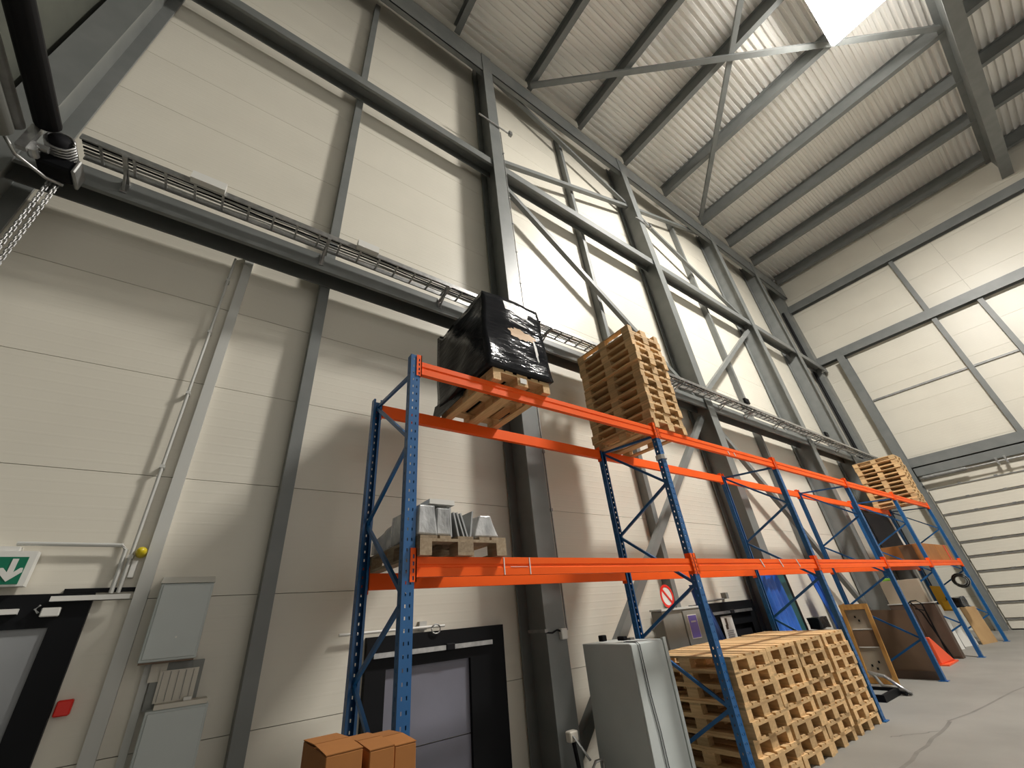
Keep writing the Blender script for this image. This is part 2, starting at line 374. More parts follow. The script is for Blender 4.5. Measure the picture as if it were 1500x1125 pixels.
for x in [-1.531, 0.481, 2.231, 4.288, 6.3, 8.312, 10.412, 11.725, 13.475, 16.537, 18.375]:
    mb = MB(); mb.box(x-.02, x+.02, TY0-.02, 4.375, TZ-.03, TZ-.002); mb.box(x-.03, x+.03, 4.362, 4.375, TZ-.16, TZ+.02); mb.bar((x, 4.366, TZ-.14), (x, 4.156, TZ-.02), .02, .02)
    mb.build('bracket', 'galv', t)
for x, s in [(-.83, .16), (.96, .14)]:
    o = MB().box(x-s, x+s, 3.938, 4.012, TZ+.0, TZ+.11).build('junction_box', 'white'); tag(o, 'white plastic junction box on the cable tray, %s' % ('near the corner drive' if x < 0 else 'near the first wall stud'), 'junction box', 'junction boxes on the cable tray')
for x, lab in [(11.4, 'after the second column'), (16.9, 'after the third column')]:
    t2 = thing('flood_light', (x, 4.025, TZ+.07), 'small dark flood light on the cable tray %s' % lab, 'flood light', 'flood lights on the tray')
    MB().box(x-.11, x+.11, 4.008, 4.078, TZ+.12, TZ+.28).build('lamp_head', 'black', t2, bevel=.01)
    MB().box(x-.015, x+.015, 4.025, 4.06, TZ+.07, TZ+.13).build('foot', 'galv_dull', t2)

# small arms on the columns
for x, z, s, lab in [(3.78, 12.73, .875, 'first'), (9.89, 12.99, .7, 'second')]:
    t = thing('pipe_arm', (x, YF-.03, z), 'thin metal pipe arm clamped across the %s column' % lab, 'pipe', 'pipe arms on the columns')
    MB().tube([(x-.55*s, YF-.03, z), (x+.55*s, YF-.03, z)], .022, 8).build('pipe', 'galv', t)
    MB().box(x+.5*s, x+.6*s, YF-.08, YF+.0, z-.05, z+.09).build('end_clamp', 'galv', t)
mb = MB(); mb.tube([(3.977, YF+.02, 1.529), (3.977, YF+.02, 12.641)], .012, 6)
for k in range(12): mb.box(3.959, 3.994, YF+.0, YF+.045, 2.1+k*.87, 2.14+k*.87)
tag(mb.build('cable_run', 'galv_dull'), 'thin clipped cable running up the edge of first column', 'cable')

# ---------------------------------------------------------------- left part of the long wall: trunking, exit door, cabinets
o = MB().box(-0.35, -0.254, YW-.07, YW-.001, 0, 6.123).build('cable_trunking', 'white_dim'); tag(o, 'wide pale cable trunking running up the wall beside exit door', 'trunking')
mb = MB(); mb.tube([(-0.455, YW-.07, 2.141), (-0.455, YW-.07, 5.991)], .014, 8)
for k in range(5): mb.box(-0.474, -0.436, YW-.085, YW-.001, 2.4+k*.8, 2.43+k*.8)
tag(mb.build('conduit_pipe', 'white_dim'), 'thin round conduit pipe rising beside the wide trunking', 'conduit')
o = MB().box(-0.131, -0.079, YW-.05, YW-.001, 0, 1.616).build('cable_trunking', 'white_dim'); tag(o, 'narrow pale trunking behind the lower wall cabinet', 'trunking')
mb = MB(); mb.tube([(-1.155, YW-.06, 2.509), (-0.534, YW-.06, 2.509), (-0.503, YW-.06, 2.474), (-0.499, YW-.06, 2.141)], .016, 8); tag(mb.build('conduit_pipe', 'white_dim'), 'thin conduit running over the exit sign to the door corner', 'conduit')
t = thing('warning_beacon', (-0.403, YW-.09, 2.404), 'small yellow beacon beside the wide wall trunking', 'beacon')
MB().tube([(-0.394, YW-.001, 2.456), (-0.394, YW-.06, 2.456)], .042, 12).build('base', 'yellow', t); MB().tube([(-0.394, YW-.06, 2.456), (-0.394, YW-.09, 2.456), (-0.394, YW-.14, 2.456)], [.04, .038, .02], 12).build('dome', 'yellow', t, smooth=True)
o = MB().box(-0.438, -0.394, YW-.04, YW-.001, 2.255, 2.395).build('push_button_box', 'white', bevel=.006); tag(o, 'small white box below the yellow beacon', 'switch box')
# exit sign
t = thing('exit_sign', (-1.269, YW-.1, 2.211), 'green exit sign box with white down arrow over black door', 'exit sign')
MB().box(-1.531, -1.006, YW-.12, YW-.03, 2.203, 2.447).build('case', 'white', t)
MB().box(-1.514, -1.041, YW-.126, YW-.12, 2.216, 2.404).build('green_face', 'green', t)
mb = MB(); yA = YW-.131; cx = -1.105; cz = 2.315
mb.prism([(cx-.016, yA, cz+.075), (cx+.016, yA, cz+.075), (cx+.016, yA, cz-.045), (cx-.016, yA, cz-.045)], (0, 0, 0), (0, .004, 0))
yA -= .0008; mb.prism([(cx, yA, cz-.082), (cx+.062, yA, cz-.018), (cx+.058, yA, cz+.012), (cx+.044, yA, cz+.012), (cx, yA, cz-.036)], (0, 0, 0), (0, .004, 0))
mb.prism([(cx, yA, cz-.082), (cx, yA, cz-.036), (cx-.044, yA, cz+.012), (cx-.058, yA, cz+.012), (cx-.062, yA, cz-.018)], (0, 0, 0), (0, .004, 0))
mb.build('arrow', 'white', t)
MB().box(-1.4, -1.12, YW-.1, YW-.001, 2.447, 2.482).build('mount', 'white', t)
# exit door
d1 = bpy.data.objects.new('door_1', None); d1.location = (-1.4, YW, 0); COL.objects.link(d1); struct(d1)
mb = MB(); mb.box(-0.787, -0.595, YW-.06, YW-.001, 0, 2.15); mb.box(-2.406, -0.787, YW-.06, YW-.001, 1.922, 2.15); mb.box(-2.406, -2.214, YW-.06, YW-.001, 0, 1.922); mb.build('frame', 'black', d1)
MB().box(-2.214, -0.787, YW-.035, YW-.001, 0, 1.922).build('leaf', 'door_grey', d1)
MB().box(-0.831, -0.367, YW-.12, YW-.08, 2.093, 2.128).build('closer_rail', 'white', d1); MB().box(-1.312, -0.98, YW-.1, YW-.06, 2.019, 2.054).build('closer_rail', 'white', d1)
MB().box(-0.857, -0.752, YW-.1, YW-.06, 1.992, 2.054).build('contact_box', 'white', d1, bevel=.006); MB().tube([(-0.875, YW-.08, 2.071), (-0.893, YW-.1, 2.045), (-0.866, YW-.1, 2.019)], .008, 6).build('cable_loop', 'galv', d1)
MB().box(-0.787, -0.35, YW-.03, YW-.001, 2.154, 2.185).build('header_strip', 'black', d1)
o = MB().box(-0.578, -0.49, YW-.06, YW-.001, 1.354, 1.45).build('call_point', 'red', bevel=.008); tag(o, 'small red fire call point beside the exit door frame', 'call point')
# cabinets on the wall
t = thing('wall_cabinet', (0.0, 4.769, 1.634), 'pale grey wall cabinet hung above exposed boards', 'cabinet', 'grey wall cabinets')
MB().box(-0.179, 0.188, 4.646, YW-.001, 1.634, 2.185).build('body', 'cab', t, bevel=.006); MB().box(-0.162, 0.175, 4.633, 4.646, 1.651, 2.172).build('door', 'cab', t, bevel=.004)
MB().prism([(-0.185, 4.625, 2.186), (-0.185, YW-.001, 2.186), (-0.185, YW-.001, 2.26)], (0, 0, 0), (.378, 0, 0)).build('sloped_lid', 'white', t)
MB().tube([(0.018, 4.635, 1.791), (0.018, 4.629, 1.791)], .007, 8).build('lock', 'white', t); MB().box(-0.175, 0.175, 4.664, 4.883, 1.621, 1.634).build('cable_edge', 'brown', t)
mb = thing('connection_board', (0.07, YW-.05, 1.354), 'exposed connection boards between the two wall cabinets', 'board')
MB().box(-0.088, 0.018, YW-.1, YW-.07, 1.494, 1.616).build('small_plate', 'pad', mb); MB().box(-0.018, 0.236, YW-.12, YW-.09, 1.354, 1.564).build('terminal_plate', 'pad', mb)
for k in range(5): MB().box(.0+.05*k, .004+.05*k, YW-.125, YW-.12, 1.363, 1.555).build('groove', 'cab_dark', mb)
MB().box(-0.07, 0.263, YW-.09, YW-.001, 1.31, 1.616).build('back_board', 'cab_dark', mb)
MB().box(0.0, 0.333, YW-.26, YW-.1, 1.323, 1.354).build('shelf', 'pad', mb); MB().box(0.175, 0.228, YW-.2, YW-.14, 1.354, 1.376).build('clip', 'white', mb)
t = thing('wall_cabinet', (0.158, 4.769, 0.1), 'pale grey lower cabinet standing under exposed boards', 'cabinet', 'grey wall cabinets')
MB().box(-0.044, 0.35, 4.646, YW-.001, 0.1, 1.321).build('body', 'cab', t, bevel=.006); MB().box(-0.026, 0.337, 4.633, 4.646, 0.12, 1.306).build('door', 'cab', t, bevel=.004)

# ---------------------------------------------------------------- low black doors behind the rack
def low_door(n, x0, x1, top, inner, leaf):
    d = bpy.data.objects.new('door_%d' % n, None); d.location = ((x0+x1)/2, YW, 0); COL.objects.link(d); struct(d)
    ix0, ix1, it = inner
    mb = MB(); mb.box(x0, ix0, YW-.08, YW-.001, 0, top); mb.box(ix1, x1, YW-.08, YW-.001, 0, top); mb.box(ix0, ix1, YW-.08, YW-.001, it, top); mb.build('frame', 'black', d)
    h = it/2.0
    MB().box(ix0, ix1, YW-.035, YW-.001, h+.005, it).build('leaf_section', leaf, d); MB().box(ix0, ix1, YW-.035, YW-.001, 0, h-.005).build('leaf_section', leaf, d)
    MB().box(x0+.06, x1-.2, YW-.13, YW-.09, top-.19, top-.145).build('slide_rail', 'galv', d)
    MB().box(x0+1.0*(x1-x0)/1.94, x0+1.13*(x1-x0)/1.94, YW-.14, YW-.08, top-.2, top-.13).build('slide_block', 'black_matte', d, bevel=.01)
    return d
d2 = low_door(2, 1.645, 3.343, 1.65, (1.855, 2.861, 1.354), 'lilac')
MB().tube([(1.356, YW-.06, 1.695), (2.538, YW-.06, 1.695)], .014, 8).build('cable_pipe', 'white', d2)
MB().box(2.231, 2.319, YW-.05, YW-.001, 1.669, 1.756).build('contact_box', 'white_dim', d2)
ring = [(2.41+.055*math.cos(a*.5), YW-.1, 1.67+.045*math.sin(a*.5)) for a in range(14)]; MB().tube(ring, .008, 6).build('cable_loop', 'galv_dull', d2)
d3 = low_door(3, 7.48, 9.62, 1.65, (7.7, 9.362, 1.266), 'black_matte')
MB().box(8.662, 8.75, YW-.1, YW-.001, 1.704, 1.809).build('contact_box', 'cab_dark', d3); MB().tube([(7.875, YW-.04, 1.686), (8.662, YW-.04, 1.704)], .015, 6).build('cable_pipe', 'galv_dull', d3)
t = thing('door_notice', (8.444, YW-.11, 1.004), 'white paper notice with small picture on the black door', 'notice')
MB().box(8.242, 8.627, YW-.10, YW-.09, 1.004, 1.424).build('sheet', 'paper', t)
mb = MB(); mb.box(8.356, 8.417, YW-.106, YW-.1, 1.266, 1.389); mb.box(8.33, 8.4, YW-.106, YW-.1, 1.214, 1.284); mb.build('picture', 'brown_dark', t)
mb = MB()
for k in range(4): mb.box(8.33, 8.56-.03*(k % 2), YW-.106, YW-.1, 1.18-.031*k, 1.193-.031*k)
mb.build('text_line', 'grey_text', t)

# socket on the first column
t = thing('power_socket', (3.85, YF-.05, 1.459), 'small white socket box on the first column with short cable', 'socket')
MB().box(3.815, 3.911, YF-.06, YF-.001, 1.441, 1.555).build('box', 'white', t, bevel=.008)
MB().tube([(3.815, YF-.03, 1.529), (3.762, YF-.04, 1.546), (3.692, YF-.03, 1.52), (3.614, YF-.01, 1.529)], .01, 6).build('cable', 'black', t)
o = MB().box(3.587, 3.64, YF-.02, 4.638, 1.529, 1.564).build('cable_clamp', 'galv_dull'); tag(o, 'dark clamp strip on the side of the first column', 'clamp')
# distribution box and prohibition sign near the second stud
t = thing('distribution_box', (6.694, 4.638, 0.2), 'grey distribution box with purple label behind the pallet stacks', 'electrical box')
MB().box(6.125, 7.219, 4.506, 4.707, 1.047, 1.616).build('body', 'cab_dark', t, bevel=.01); MB().box(6.107, 7.236, 4.48, 4.707, 1.616, 1.642).build('lid', 'cab', t)
MB().box(6.125, 6.737, 4.55, 4.707, 0.02, 1.047).build('pedestal', 'card_light', t)
MB().box(6.65, 7.175, 4.489, 4.506, 1.074, 1.59).build('door', 'cab_dark', t, bevel=.006)
MB().box(6.737, 6.991, 4.483, 4.489, 1.196, 1.529).build('label_border', 'white', t); MB().box(6.751, 6.978, 4.479, 4.483, 1.209, 1.516).build('label_face', 'purple', t)
mb = MB()
for k in range(6): mb.box(6.80+.023*k, 6.815+.023*k, 4.476, 4.479, 1.419, 1.441)
mb.build('label_print', 'white_dim', t)
t = thing('prohibition_sign', (6.562, 4.672, 1.529), 'round red ringed prohibition sign mounted beside the second stud', 'sign')
cx, cz, yy = 6.63, 1.82, 4.69; n = 32
ringm = MB()
for k in range(n):
    a0, a1 = 2*math.pi*k/n, 2*math.pi*(k+1)/n
    q = [(cx+R*math.cos(a), yy, cz+R*math.sin(a)) for R, a in ((.175, a0), (.175, a1), (.136, a1), (.136, a0))]
    ringm.prism(q, (0, 0, 0), (0.0, -0.005, 0))
ringm.build('ring', 'red', t)
MB().bar((cx-.1, yy-.004, cz+.1), (cx+.1, yy-.004, cz-.1), .006, .035, (0, 0, 1)).build('slash', 'red', t)
MB().prism([(cx+0.166*math.cos(2*math.pi*k/n), yy, cz+.166*math.sin(2*math.pi*k/n)) for k in range(n)], (0, 0, 0), (0.0, 0.005, 0)).build('disc', 'white', t)

# ---------------------------------------------------------------- pallet rack: frames and beams
FX = [1.31, 5.03, 8.72, 12.42, 16.12, 19.85]
FY0, FY1, FH = 3.06, 4.16, 4.0
UW, UD = .095, .075
def plate_with_slots(mb, o, ux, w, h, cols, hw=.009, hh=.022, pitch=.075):
    """perforated plate: rectangle o + ux*[0,w] + z*[0,h] with slot columns"""
    o = Vector(o); ux = Vector(ux); z = Vector((0, 0, 1))
    def quad(a, b, c, d):
        if b-a < 1e-5 or d-c < 1e-5: return
        mb.add([o+ux*a+z*c, o+ux*b+z*c, o+ux*b+z*d, o+ux*a+z*d], [(0, 1, 2, 3)])
    edges = [0]
    for c in cols: edges += [c-hw/2, c+hw/2]
    edges.append(w)
    for i in range(0, len(edges), 2): quad(edges[i], edges[i+1], 0, h)
    for c in cols:
        n = int(h/pitch); zz = 0
        for k in range(n):
            zc = (k+.5)*pitch; quad(c-hw/2, c+hw/2, zz, zc-hh/2); zz = zc+hh/2
        quad(c-hw/2, c+hw/2, zz, h)
def upright_mesh(face, FH):
    """C profile, slotted face toward -y (face=-1) or +y"""
    mb = MB(); x0, x1 = -UW/2, UW/2
    yf = -UD/2*1.0 if face < 0 else UD/2; yb = -yf
    plate_with_slots(mb, (x0, yf, 0), (1, 0, 0), UW, FH, [.03, UW-.03])
    plate_with_slots(mb, (x0, min(yf, yb), 0), (0, 1, 0), UD, FH, [UD/2]); plate_with_slots(mb, (x1, min(yf, yb), 0), (0, 1, 0), UD, FH, [UD/2])
    s = 1 if face < 0 else -1
    mb.box(x0, x0+.022, yb-.002*s if s > 0 else yb, yb if s > 0 else yb+.002, 0, FH); mb.box(x1-.022, x1, yb-.002*s if s > 0 else yb, yb if s > 0 else yb+.002, 0, FH)
    me = mb.mesh('upright'); me.materials.append(M['blue']); return me
up_f, up_r = upright_mesh(-1, 3.93), upright_mesh(1, 3.93)
up_f1, up_r1 = upright_mesh(-1, 3.99), upright_mesh(1, 3.99)
foot = MB().box(-.075, .075, -.07, .07, 0, .01).mesh('foot_plate'); foot.materials.append(M['blue'])
yfc, yrc = FY0+UD/2, FY1-UD/2
dn = [('f', 3.82), ('r', 3.90), ('f', 3.14), ('r', 2.61), ('f', 1.90), ('r', 1.34), ('f', .70), ('r', .14)]
brm = []
for (sa, za), (sb, zb) in zip(dn, dn[1:]):
    mb = MB(); ya = yfc+.015 if sa == 'f' else yrc-.015; yb = yfc+.015 if sb == 'f' else yrc-.015
    mb.bar((0, ya, za), (0, yb, zb), .028, .034); me = mb.mesh('brace', (0, yfc, 0)); me.materials.append(M['blue']); brm.append(me)
FLAB = ['at the rack end near the black low door', 'between the grey cabinet and the floor pallet stacks', 'between the floor pallet stacks and the wooden frame', 'in front of the big brown sheet', 'beside the red orange wedge', 'at the rack end near the sectional door']
for i, x in enumerate(FX):
    t = thing('upright_frame', (x, yfc, 0), 'blue slotted rack frame with zigzag bracing '+FLAB[i], 'rack frame', 'blue rack frames')
    place(up_f if i else up_f1, 'upright', 'blue', t, (0, 0, .01)); place(up_r if i else up_r1, 'upright', 'blue', t, (0, yrc-yfc, .01))
    if i == 1: MB().tube([(x, yfc, 3.46), (x, yfc, 3.52)], .075, 10).build('tape_band', 'paper', t)
    place(foot, 'foot_plate', 'blue', t, (0, 0, 0)); place(foot, 'foot_plate', 'blue', t, (0, yrc-yfc, 0))
    for me in brm: place(me, 'brace', 'blue', t, (0, 0, 0))
def beam_profile(x0, x1, yb, front, ztop):
    """stepped box beam; front: -1 faces the aisle, +1 the wall"""
    s = front; h = .14; d = .05
    pr = [(0, 0), (0, -.052), (-.008, -.058), (-.008, -.074), (0, -.080), (0, -h), (-d, -h), (-d, 0)]
    poly = [(x0, yb-s*a if False else yb+(-a)*(-s)*(-1) if False else yb+(a if s > 0 else -a), ztop+b) for a, b in pr]
    return MB().prism(poly, (0, 0, 0), (x1-x0, 0, 0))
for i in range(5):
    xa, xb = FX[i]+UW/2, FX[i+1]-UW/2
    for lv, zt in (('lower', 2.176), ('upper', 3.945)):
        for side in ('front', 'rear'):
            y = FY0+.01 if side == 'front' else FY1-.01; s = -1 if side == 'front' else 1
            t = thing('rack_beam', ((xa+xb)/2, y, zt-.14), 'orange %s %s rack beam, %s bay counted from the exit door' % (side, lv, ORD[i]), 'rack beam', 'orange rack beams')
            beam_profile(xa+.004, xb-.004, y, s, zt).build('profile', 'orange', t)
            for xx, sg in ((FX[i], 1), (FX[i+1], -1)):
                mb = MB(); a, b = sorted((xx+sg*.008, xx+sg*(UW/2+.014)))
                yo = FY0-.004 if s < 0 else FY1+.004
                ya, yb = sorted((yo, yo-s*.004*-1 if False else yo+(.004 if s > 0 else -.004)))
                plate_with_slots(mb, (a, yo-.004 if s < 0 else yo+.004, zt-.175), (1, 0, 0), b-a, .235, [(b-a)/2], .012, .028, .05)
                xs0 = xx+sg*(UW/2+.004); xs1 = xx+sg*(UW/2+.014); q0, q1 = sorted((xs0, xs1)); y0, y1 = sorted((yo-.004 if s < 0 else yo+.004, y-s*.05)); mb.box(q0, q1, y0, y1, zt-.175, zt+.06)
                mb.build('end_connector', 'orange', t)
            if side == 'front' and i == 0 and lv == 'lower':
                mb = MB(); mb.box(2.18, 2.19, FY0+.006, FY0+.0098, zt-.138, zt-.002); mb.box(2.46, 2.47, FY0+.006, FY0+.0098, zt-.138, zt-.002); mb.box(2.25, 2.44, FY0+.006, FY0+.0098, zt-.078, zt-.074); mb.build('clear_tape', 'white', t)
            if side == 'front' and i == 1 and lv == 'lower':
                for xx in (6.75, 7.35, 7.95): MB().bar((xx, FY0+.006, zt-.005), (xx+.06, FY0+.006, zt-.11), .006, .02).build('white_tie', 'white', t)
            if side == 'front' and i == 1 and lv == 'upper':
                for xx in (7.0, 7.2): MB().bar((xx, FY0+.006, zt-.07), (xx+.03, FY0+.006, zt-.13), .006, .02).build('white_tie', 'white', t)

# ---------------------------------------------------------------- pallets
PH = .144
def mk(name, x0, x1, y0, y1, z0, z1, m):
    b = MB(); c = ((x0+x1)/2, (y0+y1)/2, z0); b.box(x0, x1, y0, y1, z0, z1); me = b.mesh(name, c); me.materials.append(M[m]); return me, c
def pallet_meshes(w1, w2):
    P = []
    for x0, x1 in [(-.4, -.255), (-.2325, -.1325), (-.0725, .0725), (.1325, .2325), (.255, .4)]: P.append(('top_board', mk('top_board', x0, x1, -.6, .6, .122, .144, w1)))
    for y0, y1 in [(-.6, -.455), (-.0725, .0725), (.455, .6)]:
        P.append(('cross_board', mk('cross_board', -.4, .4, y0, y1, .1, .122, w2)))
        for x0, x1 in [(-.4, -.3), (-.0725, .0725), (.3, .4)]: P.append(('block', mk('block', x0, x1, y0, y1, .022, .1, w1)))
    for x0, x1 in [(-.4, -.3), (-.0725, .0725), (.3, .4)]: P.append(('bottom_board', mk('bottom_board', x0, x1, -.6, .6, 0, .022, w1)))
    return P
PM = pallet_meshes('wood', 'wood_cross'); PMG = pallet_meshes('wood_grey', 'wood_grey')
def pallet(x, y, z, rz, label, group, pm=PM, flip=False):
    t = thing('wooden_pallet', (x, y, z), label, 'pallet', group); t.rotation_euler = (0, 0, rz)
    for nm, (me, c) in pm:
        o = place(me, nm, 'wood', t, c)
        if flip: o.rotation_euler = (math.pi, 0, 0); o.location = (c[0], -c[1], PH-c[2])
    return t
def stack(x, y, z, n, lab, group, jit=.02, fliptop=False):
    for k in range(n):
        last = k == n-1; j = n-1-k
        L = ('topmost wooden pallet of the ' if j == 0 else 'wooden pallet, %s from top of the ' % ORD[j])+lab
        pallet(x+random.uniform(-jit, jit), y+random.uniform(-jit, jit), z+k*PH, random.uniform(-.012, .012), L, group, flip=(fliptop and last))
stack(5.53, 3.62, 0, 8, 'floor stack beside the grey cabinet', 'pallets stacked on the floor')
stack(6.40, 3.64, 0, 8, 'second floor stack from the grey cabinet', 'pallets stacked on the floor')
stack(7.22, 3.64, 0, 8, 'third floor stack from the grey cabinet', 'pallets stacked on the floor')
stack(8.18, 3.66, 0, 8, 'floor stack next to the third blue frame', 'pallets stacked on the floor')
stack(5.42, 3.62, 3.947, 13, 'tall stack on the upper beams', 'pallets in the tall upper stack', .03, True)
stack(19.2, 3.62, 3.947, 11, 'far upper stack near the sectional door', 'pallets in the far upper stack', .02)
pallet(2.575, 3.60, 3.947, 0, 'brown pallet under the black wrapped load', None)
pallet(1.77, 3.60, 2.178, 0, 'weathered grey pallet carrying wrapped metal plates on the lower beams', None, PMG)

# ---------------------------------------------------------------- black wrapped load
def lumpy_box(x0, x1, y0, y1, z0, z1, nx, ny, nz, amp, seed, shape=None):
    bm = bmesh.new(); bmesh.ops.create_cube(bm, size=1)
    bmesh.ops.subdivide_edges(bm, edges=bm.edges, cuts=nx, use_grid_fill=True)
    rng = random.Random(seed); vs = []
    from mathutils import noise
    for v in bm.verts:
        p = Vector((x0+(v.co.x+.5)*(x1-x0), y0+(v.co.y+.5)*(y1-y0), z0+(v.co.z+.5)*(z1-z0)))
        if shape: p = shape(p, v.co)
        q = p*3.1+Vector((seed, seed*2, 0)); p += amp*Vector((noise.noise(q), noise.noise(q+Vector((7, 3, 1))), noise.noise(q+Vector((2, 9, 4)))*.6))
        vs.append(tuple(p))
    bm.verts.index_update(); fs = [tuple(v.index for v in f.verts) for f in bm.faces]; bm.free()
    mb = MB(); mb.add(vs, fs); return mb
t = thing('wrapped_pallet_load', (2.56, 3.6, 4.093), 'tall load wrapped in glossy black film with torn tan patch', 'wrapped load')
def shp(p, c):
    k = c.z+.5
    p.x += (.03 if c.x > 0 else -.02)*(1-k)*2*abs(c.x)*2-.02*k
    if c.y > .4: p.z += .06*k
    if k < .25 and c.y < -.4: p.y -= .03*(1-k*4)
    return p
fm = lumpy_box(2.14, 2.98, 3.0, 4.2, 4.10, 5.18, 16, 16, 16, .028, 3, shp)
film = fm.build('black_film', 'film_black', t, smooth=True)
from mathutils.bvhtree import BVHTree
ftree = BVHTree.FromPolygons([Vector(v) for v in fm.v], fm.f)
def decal(outline, nm, m, off=.004):
    """patch lying on the front of the film, following its folds"""
    cx = sum(p[0] for p in outline)/len(outline); cz = sum(p[2] for p in outline)/len(outline); n = len(outline); vs = []; fs = []
    rad = [.25, .5, .75, 1.0]
    def drop(x, z):
        h = ftree.ray_cast(Vector((x, 2.0, z)), Vector((0, 1, 0)))[0]
        return (x, (h.y if h else 3.0)-off, z)
    vs.append(drop(cx, cz))
    for r in rad: vs += [drop(cx+(p[0]-cx)*r, cz+(p[2]-cz)*r) for p in outline]
    for k in range(n): fs.append((0, 1+k, 1+(k+1) % n))
    for q in range(3):
        for k in range(n): a, b = 1+q*n+k, 1+q*n+(k+1) % n; fs.append((a, a+n, b+n, b))
    MB().add(vs, fs).build(nm, m, film)
def blob(cx, cz, rx, rz, n, seed, tilt=0):
    rng = random.Random(seed); pts = []
    for k in range(n):
        a = 2*math.pi*k/n; r = 1+rng.uniform(-.22, .18); px, pz = rx*r*math.cos(a), rz*r*math.sin(a)
        pts.append((cx+px*math.cos(tilt)+pz*math.sin(tilt), 0, cz-px*math.sin(tilt)+pz*math.cos(tilt)))
    return pts
decal(blob(2.64, 4.68, .21, .07, 30, 5, .1), 'torn_patch', 'film_tan')
decal([(2.40, 0, 5.13), (2.42, 0, 5.0), (2.50, 0, 5.01), (2.58, 0, 4.97), (2.68, 0, 4.95), (2.76, 0, 4.97), (2.80, 0, 5.08), (2.72, 0, 5.12), (2.56, 0, 5.14)], 'white_film_patch', 'film_white')
decal(blob(2.60, 4.84, .15, .014, 24, 9, .1), 'film_streak', 'film_white')  # narrow white streak above the tan patch
decal(blob(2.84, 4.50, .022, .16, 26, 12, -.12), 'film_streak', 'film_white')  # narrow upright white streak on the right of the film front
MB().slab([(2.86, 3.1, 5.17), (3.10, 3.08, 5.13), (3.08, 3.5, 5.16), (2.86, 3.5, 5.19)], .008).build('corner_flap', 'film_black', t)
MB().slab([(2.10, 4.24, 4.15), (2.16, 3.55, 4.14), (2.14, 3.6, 4.02), (2.08, 4.3, 3.92)], .006).build('loose_skirt', 'film_black', t)
o = MB().box(2.53, 2.62, 2.985, 2.99, 3.975, 4.04).build('pallet_label', 'paper'); tag(o, 'small white label on the brown pallet under black load', 'label')

# ---------------------------------------------------------------- wrapped metal plates on the lower level
z0 = 2.324
def bag(x0, x1, y0, y1, h, seed, top=.75):
    def sh(p, c):
        k = c.z+.5; cx = (x0+x1)/2
        p.x = cx+(p.x-cx)*(1-(1-top)*k); return p
    return lumpy_box(x0, x1, y0, y1, z0+.012, z0+h, 14, 14, 14, .022, seed, sh)
G = 'clear bags of plates on the grey pallet'
for x0, x1, y0, y1, h, s, tp, lab in [(1.37, 1.53, 3.04, 3.6, .24, 21, .85, 'clear plastic bag of metal plates next to the first blue frame'), (1.535, 1.65, 3.04, 3.6, .22, 23, .9, 'narrow clear plastic bag of plates leaning under flat white box'), (1.88, 2.12, 3.03, 3.7, .185, 27, .45, 'sloping clear plastic bag at the outer pallet edge')]:
    tag(bag(x0, x1, y0, y1, h, s, tp).build('plastic_bag', 'plastic_clear', smooth=True), lab, 'plastic bag', G)
tag(lumpy_box(1.40, 1.75, 3.64, 4.16, z0+.02, z0+.20, 8, 8, 8, .03, 31, lambda p, c: (setattr(p, 'z', p.z-.12*max(0, c.y+.1)*(c.z+.5)) or p)).build('plastic_bundle', 'plastic_clear', smooth=True), 'long grey plastic covered bundle at the back of grey pallet', 'bundle')
def lean(xb, xt, y0, y1, h, th): return MB().slab([(xb, y0, z0+.001), (xb, y1, z0+.001), (xt, y1, z0+h), (xt, y0, z0+h)], th)
for k, (xb, xt, h, lab) in enumerate([(1.665, 1.655, .24, 'upright dull metal plate holding up the flat white box'), (1.735, 1.69, .20, 'first tilted metal plate beside the upright plate'), (1.785, 1.72, .20, 'second tilted metal plate'), (1.82, 1.755, .195, 'third tilted metal plate of the fan'), (1.845, 1.875, .22, 'metal plate tilted the other way beside the sloping bag')]):
    tag(lean(xb, xt, 3.06, 3.62, h, .014).build('metal_plate', 'plate'), lab, 'metal plate', 'bare metal plates on the grey pallet')
tag(lumpy_box(1.47, 1.70, 3.05, 3.5, z0+.255, z0+.295, 4, 4, 4, .004, 41).build('flat_box', 'white'), 'flat white box lying across the wrapped plates', 'box')

# ---------------------------------------------------------------- grey metal cabinet
t = thing('metal_cabinet', (4.4, 3.85, 0), 'tall light grey metal cabinet standing under the first bay', 'cabinet')
MB().box(4.10, 4.68, 3.52, 4.25, .02, 1.37).build('body', 'cab', t, bevel=.006)
MB().box(4.66, 4.71, 3.49, 3.52, .04, 1.385).build('door_edge', 'cab', t); MB().box(4.10, 4.655, 3.50, 3.519, .04, 1.36).build('door', 'cab', t, bevel=.004)
MB().box(4.12, 4.66, 3.54, 4.22, 0, .02).build('plinth', 'black_matte', t)
mb = MB()
for dx in (0, .035): mb.tube([(4.22+dx, 3.7, 1.378), (4.2+dx, 3.52, 1.375), (4.2+dx, 3.492, 1.35), (4.215+dx, 3.492, .9), (4.25+dx, 3.492, .6), (4.27+dx, 3.492, .1)], .004, 5)
mb.build('wire', 'black_matte', t)
t = thing('small_device', (4.24, 3.75, 1.372), 'small black device lying on top of the grey cabinet', 'device')
MB().box(4.15, 4.23, 3.95, 4.02, 1.388, 1.45).build('head', 'black', t, bevel=.008); MB().box(4.23, 4.30, 3.70, 3.8, 1.388, 1.43).build('grip', 'black_matte', t, bevel=.008); MB().box(4.30, 4.37, 3.66, 3.72, 1.388, 1.41).build('plug', 'galv_dull', t)
